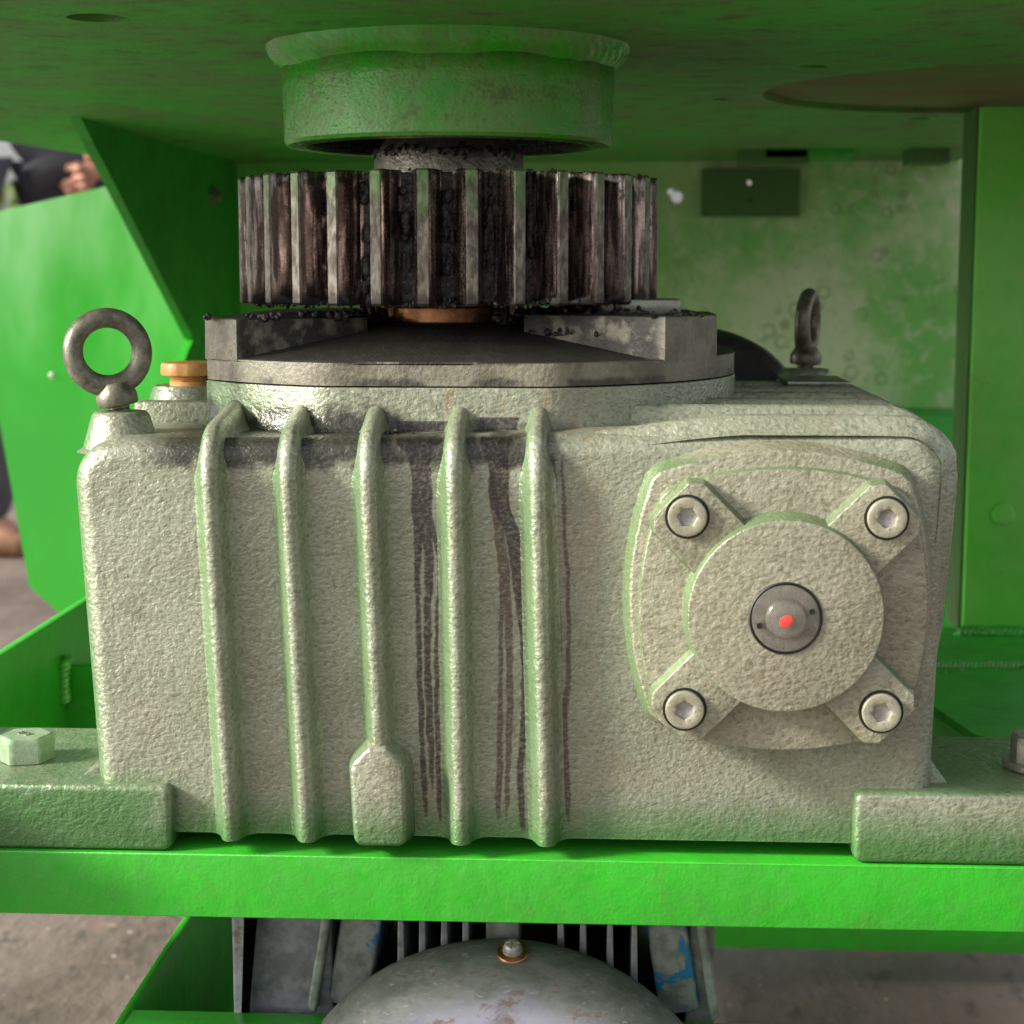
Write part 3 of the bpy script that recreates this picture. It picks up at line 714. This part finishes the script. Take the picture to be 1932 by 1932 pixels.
lathe(bm, [(15.5, -31.6), (15.4, -32.2), (14.8, -32.6), (10.2, -32.4), (9.6, -32.2), (9.4, -32.9), (7.8, -34.2), (5, -35.2), (2.4, -35.6), (0, -35.7)], (GX, 0, GZ), 'Y', 64)
sub(finish(bm, 'lens', 'glass', gb, 40), sg)
bm = bmesh.new(); lathe(bm, [(15.6, -31.05), (11, -31.08), (10, -31.3), (6, -31.2), (0, -31.15)], (GX, 0, GZ), 'Y', 48); sub(finish(bm, 'reflector', 'reflector', gb, 40), sg)
bm = bmesh.new(); lathe(bm, [(2.9, -35.0), (2.8, -35.75), (2, -35.95), (0, -36.0)], (GX - .2, 0, GZ - .6), 'Y', 24, fn=lambda r, h, a: (r * (1 + .12 * math.sin(a * 2 + .6)), h)); sub(finish(bm, 'red_dot', 'reddot', gb), sg)
for s_ in (-1, 1):
    bm = bmesh.new(); lathe(bm, [(1.35, -32.4), (1.35, -32.85), (.9, -32.8), (0, -32.7)], (GX + s_ * 11.9, 0, GZ + s_ * 3.4), 'Y', 16); sub(finish(bm, 'pin_hole_shade', 'gap', gb), sg)

# ================================================================== EYEBOLTS, FOOT BOLTS
def eyebolt(base, lean, turn, label):
    t = thing('eyebolt', base, label, 'eyebolt', 'lifting eyebolts on the gearbox')
    mt = Matrix.Translation(Vector(base)) @ Matrix.Rotation(R(lean), 4, 'Y') @ Matrix.Rotation(R(turn), 4, 'Z')
    bm = bmesh.new(); rings = []; Rm, rm = 17.0, 5.0
    for i in range(56):
        a = 2 * PI * i / 56; c = Vector((math.cos(a), 0, math.sin(a))); w = rm * (1 + .10 * max(0, -math.sin(a)))
        rings.append([tuple(Vector((0, 0, 30)) + c * (Rm + w * math.cos(2 * PI * j / 20)) + Vector((0, 1, 0)) * w * math.sin(2 * PI * j / 20)) for j in range(20)])
    loft(bm, rings + [rings[0]], cap0=False, cap1=False)
    bmesh.ops.transform(bm, matrix=mt, verts=bm.verts); finish(bm, 'ring', 'eye', t)
    bm = bmesh.new(); lathe(bm, [(7, 2.5), (9.6, 3), (10.2, 4), (10.2, 8), (9.2, 10.5), (7, 14), (4, 15)], n=32)
    bmesh.ops.transform(bm, matrix=mt, verts=bm.verts); finish(bm, 'collar', 'eye', t)
    bm = bmesh.new(); lathe(bm, [(5.4, -4), (5.4, .5), (5, 1), (5.4, 1.5), (5.4, 3)], n=24)
    bmesh.ops.transform(bm, matrix=mt, verts=bm.verts); finish(bm, 'shank', 'eye', t)
eyebolt((-199.5, 40, -70), -10, 24, 'large lifting eyebolt on the front left corner, ring facing the viewer')
eyebolt((174, 325, -63.5), 2, 72, 'lifting eyebolt standing at the back right corner, ring turned nearly edge-on')
def hexbolt(x, y, z, rot, m, label, washer):
    t = thing('hex_bolt', (x, y, z), label, 'bolt', 'hex bolts holding the gearbox feet')
    bm = bmesh.new()
    if washer:
        lathe(bm, [(16, z), (17.2, z + .6), (17.2, z + 3.4), (16.5, z + 4), (0, z + 4)], (x, y, 0), n=48); finish(bm, 'washer', m, t); z += 4; bm = bmesh.new()
    p = [(x + u, y + v) for u, v in hexa(14.6, 6, rot)]
    q = []
    n = 60
    rings = []
    for r, zz, hx in ((1, z, 1), (1, z + 10.2, 1), (.93, z + 12.4, .5), (.86, z + 13, 0)):
        ring = []
        for i in range(n):
            a = 2 * PI * i / n; tt = (a - rot) % (PI / 3) - PI / 6; hr = 14.6 * math.cos(PI / 6) / math.cos(tt); cr = 14.2
            rr = hr * hx + cr * (1 - hx); ring.append((x + min(rr, hr) * r * math.cos(a), y + min(rr, hr) * r * math.sin(a), zz))
        rings.append(ring)
    loft(bm, rings); finish(bm, 'head', m, t, 25)
    return t, z + 13
hb, zt = hexbolt(-252.5, 36, -249, .25, 'bolt', 'pale green hex bolt on the left foot of the gearbox', False)
# raised strength marks on the head
cu = bpy.data.curves.new('mark', 'FONT'); cu.body = '8.8'; cu.size = 7 * S; cu.extrude = .25 * S; cu.align_x = 'CENTER'; cu.align_y = 'CENTER'
to = bpy.data.objects.new('mark', cu); COL.objects.link(to)
dg = bpy.context.evaluated_depsgraph_get(); me = bpy.data.meshes.new_from_object(to.evaluated_get(dg)); bpy.data.objects.remove(to)
mo = bpy.data.objects.new('head_mark', me); me.materials.append(M['bolt2']); COL.objects.link(mo); mo.parent = hb
mo.location = (0, 0, 13.2 * S); mo.rotation_euler = (0, 0, R(150))
hexbolt(262, 40, -247, .55, 'bolt2', 'dull steel hex bolt with washer on the right foot at the picture edge', True)

# ================================================================== PINION GEAR
pg = thing('pinion_gear', (AX, AY, -18), 'greasy steel spur gear with worn brown teeth on the upright shaft', 'gear')
NT, RO, RR_, ZB, ZT = 30, 118.0, 101.0, -18.0, 50.5
bm = bmesh.new(); lathe(bm, [(45, ZB + 1), (100, ZB + 1), (RR_, ZB + 2), (RR_, ZT - 2), (100, ZT - 1), (45, ZT - 1)], (AX, AY, 0), n=116)
finish(bm, 'gear_body', 'root', pg)
def tooth_mesh():
    bm = bmesh.new()
    half = [(-.5, 8.2), (1.2, 6.9), (5, 6.3), (9, 5.5), (13, 4.4), (16.2, 3.2), (17.2, 2.6)]
    pr = [(-w, RR_ + h) for h, w in half] + [(w, RR_ + h) for h, w in half[::-1]]
    levels = [(ZB + .0, -1.0), (ZB + 1.2, 0), (ZB + 12, 0), (ZB + 24, 0), (ZB + 36, 0), (ZB + 48, 0), (ZB + 60, 0), (ZT - 1.2, 0), (ZT, -1.0)]
    rings = []
    for k, (z, d) in enumerate(levels):
        rings.append([(w * (1 + d * .06), r + (d if r > RR_ + 8 else 0), z) for w, r in pr])
    loft(bm, rings)
    for f in bm.faces:
        c = f.calc_center_median()
        f.material_index = 1 if (c.y > RR_ + 16.4 and abs(f.normal.z) < .9) else 0
    return bm
cd = math.atan2(-825 - AY, 43 - AX)          # direction of the first tooth is measured from the viewer's side
t0 = None
for k in range(NT):
    a = cd + R(-6.4) + k * 2 * PI / NT
    if t0 is None:
        t0 = finish(tooth_mesh(), 'tooth', ['gear', 'tip'], pg, 28); me = t0.data; o = t0
    else:
        o = bpy.data.objects.new('tooth', me); COL.objects.link(o); o.parent = pg
    o.matrix_parent_inverse = Matrix.Translation(Vector((0, 0, 18 * S)))
    o.rotation_euler = (0, 0, a - PI / 2)
bm = bmesh.new(); lathe(bm, [(42, 46), (42, 64), (41, 66), (36, 72), (30, 73)], (AX, AY, 0), n=56, fn=lambda r, h, a: (r + .5 * mnoise.noise(Vector((a * 6, h * .2, 0))), h)); finish(bm, 'hub', 'hub', pg)

# grease: clumps thrown round the shaft, on the cover and along the gear's edges
gs = random.Random(11); bm = bmesh.new()
def clump(x, y, z, n, sx, sy, sz, r0, r1):
    for i in range(n): lump(bm, (x + gs.gauss(0, sx), y + gs.gauss(0, sy), z + abs(gs.gauss(0, sz))), gs.uniform(r0, r1), gs, 1, (gs.uniform(.7, 1.4), gs.uniform(.7, 1.4), gs.uniform(.7, 1.5)), .6)
clump(-88, 150, -29, 60, 5, 8, 4, 1, 3); clump(0, 132, -28, 60, 8, 8, 4, 1, 3.2); clump(25, 140, -24, 60, 12, 8, 3, 1, 3.2); clump(48, 120, -23, 34, 12, 8, 2, .8, 2.4)
clump(30, 110, -34, 40, 12, 8, 2, .8, 2.2); clump(-70, 120, -36, 20, 14, 8, 1.4, .6, 1.6); clump(-20, 118, -36, 20, 18, 8, 1.4, .6, 1.5)
clump(-130, 90, -24.5, 14, 14, 8, .6, .7, 1.8); clump(-105, 110, -24.5, 20, 8, 8, 1, .8, 2.2); clump(-161, 76, -25, 7, 1, 3, 1, .6, 1.5)
clump(80, 90, -23, 16, 8, 10, .6, .6, 1.6)
for (x, z, n) in ((-130, -74, 14), (-95, -74, 10), (-60, -71, 22), (-15, -72, 8)):
    for i in range(n): lump(bm, (x + gs.gauss(0, 5), 16 + gs.gauss(0, 4), z - 8 + gs.gauss(0, 1)), gs.uniform(.6, 1.7), gs, 1, (1.3, 1, .7), .6)
tag(finish(bm, 'grease', 'grease', None, 60), 'black clumps of old grease round the shaft and cover', 'grease', kind='stuff')
bm = bmesh.new()
for i in range(190):
    a = cd + gs.uniform(-1.45, 1.45); top = gs.random() < .13; rr = gs.uniform(102, 117)
    lump(bm, (AX + rr * math.cos(a), AY + rr * math.sin(a), (ZT + gs.uniform(-.6, .6)) if top else ZB + gs.uniform(-.8, 1.6)), gs.uniform(.35, 1.2), gs, 1, (1, 1, gs.uniform(.6, 1.6)), .6)
for i in range(150):                          # packed between the teeth
    k = gs.randrange(-8, 8); a = cd + R(-6.4) + (k + .5) * 2 * PI / NT + gs.gauss(0, .011); rr = gs.uniform(100, 103.2)
    lump(bm, (AX + rr * math.cos(a), AY + rr * math.sin(a), gs.uniform(ZB + 1, ZT - 3)), gs.uniform(1.2, 2.6), gs, 1, (1, 1, gs.uniform(1.2, 3.2)), .3)
for i in range(70):                           # grease lip on the hub
    a = cd + gs.uniform(-1.5, 1.3); lump(bm, (AX + 41 * math.cos(a), AY + 41 * math.sin(a), 64 + gs.gauss(0, 1.6)), gs.uniform(.8, 2.4), gs, 1, (1, 1, 1), .6)
finish(bm, 'grease_clumps', 'root', pg, 60)['kind'] = 'stuff'

# ================================================================== GUARD PANEL on the left
gp = thing('guard_panel', (-560, 1150, -400), 'bright glossy green sheet metal guard panel standing at the left', 'panel')
bm = bmesh.new()
sheet(bm, [(-700, 58), (-527, 101), (-400, 132), (-330, 60), (-330, -402), (-592, -399), (-626, -367)], [], lambda u, v, w: (u, 1150 + w + (u + 640) * .22 + (v + 400) * .12, v), 5)
finish(bm, 'sheet', 'guard', gp)
bm = bmesh.new(); lathe(bm, [(4.5, 0), (4.5, -3), (0, -5)], (-590, 1160, -120), 'Y', 12); finish(bm, 'rivet', 'bolt', gp)

# ================================================================== ELECTRIC MOTOR under the beam
mt_ = thing('electric_motor', (-5, 160, -590), 'weathered grey electric motor with cooling fins and domed fan cover under the beam', 'motor')
MX, MZ = -8, -475.6
bm = bmesh.new()
lathe(bm, [(112, 66), (122.5, 66), (123.6, 64), (123.6, 58), (122.3, 50), (118, 42), (112, 36), (103, 31.5), (92, 29), (70, 27), (40, 26), (0, 25.5)], (MX, 0, MZ), 'Y', 96); finish(bm, 'fan_cover', 'fan', mt_)
bm = bmesh.new(); lathe(bm, [(0, 64), (100, 64), (100, 330), (0, 330)], (MX, 0, MZ), 'Y', 64); finish(bm, 'stator_body', 'dark', mt_)
for x in (-64, -52.4, -40.5, -29, 22, 34, 48.5, 61.5):
    bm = bmesh.new(); dx = x - MX; zb = MZ + math.sqrt(max(0, 99.0 ** 2 - dx * dx)) - 12
    poly = [(x - 2.6, zb), (x + 2.6, zb), (x + 1.1, -322), (x - 1.1, -322)]
    prism_y(bm, poly, 320, 72, 0, .7); finish(bm, 'cooling_fin', 'motor', mt_)
bm = bmesh.new(); box(bm, -18, 0, 70, 110, -365, -322, 2); finish(bm, 'lifting_lug', 'motor2', mt_)
# slanted wide plates either side and the outer boxes
for sx, m in ((-1, 'blue'), (1, 'blue')):
    for dxo, mm, wid in ((0, m, 26), (27, 'motor2', 9)):
        bm = bmesh.new(); xx = (70 + dxo)
        tp = [(xx - 2, -326), (xx + wid - 6, -326), (xx + wid + 6, -398), (xx + 10, -402)]
        tp = [(MX + sx * (u) + (4 if sx < 0 else 4), v) for u, v in tp]
        prism_y(bm, round_poly(tp, [2, 2, 4, 4], 4), 300, 82 - dxo * .3, 0, 1.8); finish(bm, 'foot_web', mm, mt_)
bm = bmesh.new()
p = round_poly([(-154, -470), (-102, -470), (-104, -322), (-146, -322), (-154, -346)], [2, 2, 6, 8, 10], 5)
prism_y(bm, p, 260, 84, 0, 2); finish(bm, 'terminal_box', 'motor', mt_)
bm = bmesh.new(); prism_y(bm, round_poly([(-156, -470), (-147, -470), (-147, -346), (-138, -325), (-147, -325), (-156, -346)], [1, 1, 3, 1, 3, 4], 4), 262, 72, 0, 2); finish(bm, 'terminal_lid', 'motor', mt_)
bm = bmesh.new(); prism_y(bm, round_poly([(88, -470), (107, -470), (105, -322), (92, -322)], 2, 4), 260, 88, 0, 2); finish(bm, 'side_bracket', 'motor2', mt_)
# fan cover screw
bm = bmesh.new(); d = Vector((0, -.38, .92)).normalized(); mtx = Matrix.Translation((-2.5, 50, MZ + 121.6)) @ d.to_track_quat('Z', 'Y').to_matrix().to_4x4()
lathe(bm, [(8.2, 0), (8.6, .6), (8.2, 1.4), (0, 1.6)], n=32); bmesh.ops.transform(bm, matrix=mtx, verts=bm.verts); finish(bm, 'screw_washer', 'copper', mt_)
bm = bmesh.new(); lathe(bm, [(5.2, 1.4), (5.2, 3.0), (4.4, 3.4), (4.4, 5.2), (3.6, 6.4), (1.4, 6.8), (0, 6.2)], n=24, fn=lambda r, h, a: (r, h - (.5 if abs(math.sin(2 * a)) < .35 and h > 6 else 0))); bmesh.ops.transform(bm, matrix=mtx, verts=bm.verts); finish(bm, 'screw', 'socket', mt_)

# ================================================================== PERSON behind the guard panel, holding a phone
def skin(name, nodes, edges, mat, parent=None, sub=2, root=0):
    me = bpy.data.meshes.new(name); me.from_pydata([Vector(n[0]) * S for n in nodes], edges, []); me.update()
    o = bpy.data.objects.new(name, me); COL.objects.link(o)
    o.modifiers.new('s', 'SKIN'); sv = me.skin_vertices[0].data
    for i, n in enumerate(nodes):
        r = n[1] if isinstance(n[1], tuple) else (n[1], n[1]); sv[i].radius = (r[0] * S, r[1] * S); sv[i].use_root = (i == root)
    m = o.modifiers.new('u', 'SUBSURF'); m.levels = sub; m.render_levels = sub
    dg = bpy.context.evaluated_depsgraph_get(); m2 = bpy.data.meshes.new_from_object(o.evaluated_get(dg))
    bpy.data.objects.remove(o); o = bpy.data.objects.new(name, m2); COL.objects.link(o); m2.materials.clear(); m2.materials.append(M[mat])
    for p in m2.polygons: p.use_smooth = True
    if parent: o.parent = parent; o.matrix_parent_inverse = Matrix.Translation(-Vector(parent.location))
    return o
GZF = -690
def make_person(px, py, face, label, jac, lean, arms, knee, jm, tm):
    """face: heading in degrees (0 = +X); positions are (forward, left, height) from the feet"""
    pe = thing('person', (px, py, GZF), label, 'person')
    cf, sf = math.cos(R(face)), math.sin(R(face))
    def P(f, l, h):
        f = f - max(0, h - 880) * lean
        return (px + f * cf - l * sf, py + f * sf + l * cf, GZF + h)
    def D(f, l, h): return Vector((f * cf - l * sf, f * sf + l * cf, h))
    (er, wr), (el_, wl) = arms
    body = [(P(0, 0, 930), 120), (P(-10, 0, 1120), 120), (P(-10, 0, 1300), 135), (P(-5, 0, 1440), 60), (P(15, 0, 1520), 55), (P(25, 0, 1590), (80, 72)), (P(20, 0, 1680), (84, 74)),
            (P(0, -95, 880), 85), (P(knee, -100, 490), 55), (P(knee * .7, -100, 90), 42), (P(0, 95, 880), 85), (P(5, 100, 480), 55), (P(-20, 100, 90), 42),
            (P(-10, -180, 1400), 55), (P(*er), 45), (P(*wr), 30), (P(-10, 180, 1400), 55), (P(*el_), 45), (P(*wl), 30),
            (P(95 + knee * .7, -100, 30), 36), (P(75, 100, 30), 36), (P(112, 0, 1610), 12), (P(95, 0, 1645), 10)]
    be = [(0, 1), (1, 2), (2, 3), (3, 4), (4, 5), (5, 6), (0, 7), (7, 8), (8, 9), (0, 10), (10, 11), (11, 12), (2, 13), (13, 14), (14, 15), (2, 16), (16, 17), (17, 18), (9, 19), (12, 20), (5, 21), (21, 22)]
    # hands continue the arms of the same body mesh: palm, four fingers and thumb each
    def hand(wi, ei, side):
        w = Vector(body[wi][0]); f = (w - Vector(body[ei][0])).normalized(); sd = Vector((0, 0, 1)) - f * f.z; sd.normalize(); u = f.cross(sd) * side
        pi = len(body); body.append((tuple(w + f * 45), (36, 24))); be.append((wi, pi))
        pj = len(body); body.append((tuple(w + f * 80), (40, 20))); be.append((pi, pj))
        for k, L in enumerate((34, 40, 37, 28)):
            o = w + f * 88 - sd * (k - 1.5) * 21; a = len(body); body.append((tuple(o), 11)); be.append((pj, a))
            b = len(body); body.append((tuple(o + f * L * .8 + u * L * .35), 10)); be.append((a, b))
            c = len(body); body.append((tuple(o + f * L * .9 + u * L * 1.3), 8.5)); be.append((b, c))
        a = len(body); body.append((tuple(w + f * 48 + sd * 38 + u * 12), 13)); be.append((pi, a))
        b = len(body); body.append((tuple(w + f * 78 + sd * 48 + u * 30), 10)); be.append((a, b))
    hand(15, 14, 1); hand(18, 17, -1)
    skin('body', body, be, 'skin', pe)
    cr = Vector(wr) - (Vector(wr) - Vector(er)).normalized() * 12; cl = Vector(wl) - (Vector(wl) - Vector(el_)).normalized() * 12
    skin('jacket', [(P(0, 0, 900), 150), (P(-10, 0, 1120), 150), (P(-10, 0, 1320), 160), (P(-5, 0, 1450), 78), (P(-10, -190, 1400), 78), (P(*er), 62), (P(*cr), 46), (P(-10, 190, 1400), 78), (P(*el_), 62), (P(*cl), 46)],
         [(0, 1), (1, 2), (2, 3), (2, 4), (4, 5), (5, 6), (2, 7), (7, 8), (8, 9)], jm, pe)
    skin('trousers', [(P(0, 0, 920), 140), (P(0, -98, 860), 108), (P(knee, -102, 490), 82), (P(knee * .7, -100, 70), 68), (P(0, 98, 860), 108), (P(5, 102, 480), 82), (P(-20, 100, 70), 68)], [(0, 1), (1, 2), (2, 3), (0, 4), (4, 5), (5, 6)], tm, pe)
    for dy, dx in ((-100, knee * .7), (100, -20)):
        skin('shoe', [(P(dx - 40, dy, 42), 46), (P(dx + 40, dy, 42), 44), (P(dx + 120, dy, 32), 34)], [(0, 1), (1, 2)], 'shoe', pe)
    skin('hair', [(P(5, 0, 1640), (80, 84)), (P(15, 0, 1715), (84, 86))], [(0, 1)], 'hair', pe)
make_person(-1268, 3700, -90, 'person in charcoal jacket holding a device in both hands behind the green panel', 0, 0, (((70, -160, 1030), (215, -20, 925)), ((40, 215, 1040), (235, 95, 945))), 20, 'jacket', 'jacket')
make_person(-1590, 3400, 0, 'person in grey trousers and brown shoes standing at the left picture edge', 0, .75, (((-60, -240, 1120), (-20, -250, 860)), ((-60, 240, 1120), (-20, 250, 860))), 190, 'jacket', 'trouser')
bm = bmesh.new(); box(bm, -38, 38, -5, 5, -75, 75, 4); bmesh.ops.transform(bm, matrix=Matrix.Translation((-1290, 3425, 245)) @ Matrix.Rotation(R(65), 4, 'Y'), verts=bm.verts)
tag(finish(bm, 'phone', 'phone'), 'black handheld device between the hands of the person', 'phone')

# ================================================================== SHRUB in the daylight far behind
sh = thing('shrub', (-3600, 9500, -690), 'sunlit yellow-green shrub in the daylight far behind the person', 'shrub')
rs = random.Random(3); bm = bmesh.new()
for i in range(2600):
    d = Vector((rs.gauss(0, 1), rs.gauss(0, 1), rs.gauss(0, 1))).normalized() * rs.random() ** .4
    k = 1 + .3 * mnoise.noise(d * 2.5)
    c = Vector((-3600 + d.x * 1100 * k, 9500 + d.y * 700 * k, -130 + d.z * 700 * k)); u = Vector((rs.gauss(0, 1), rs.gauss(0, 1), rs.gauss(0, 1))).normalized(); w = u.orthogonal().normalized()
    L = rs.uniform(30, 60); vs = [bm.verts.new(c + p) for p in (-u * L, w * L * .4, u * L, -w * L * .4)]; bm.faces.new(vs)
finish(bm, 'foliage', 'leaf', sh)
for i in range(5):
    bm = bmesh.new(); x = -3600 + rs.uniform(-300, 300)
    loft(bm, [[(x + r * math.cos(a) + h * .1 * (i - 2), 9500 + r * math.sin(a), -690 + h) for a in [2 * PI * k / 8 for k in range(8)]] for r, h in ((30, 0), (24, 300), (16, 700), (8, 1000))]); finish(bm, 'stem', 'bark', sh)
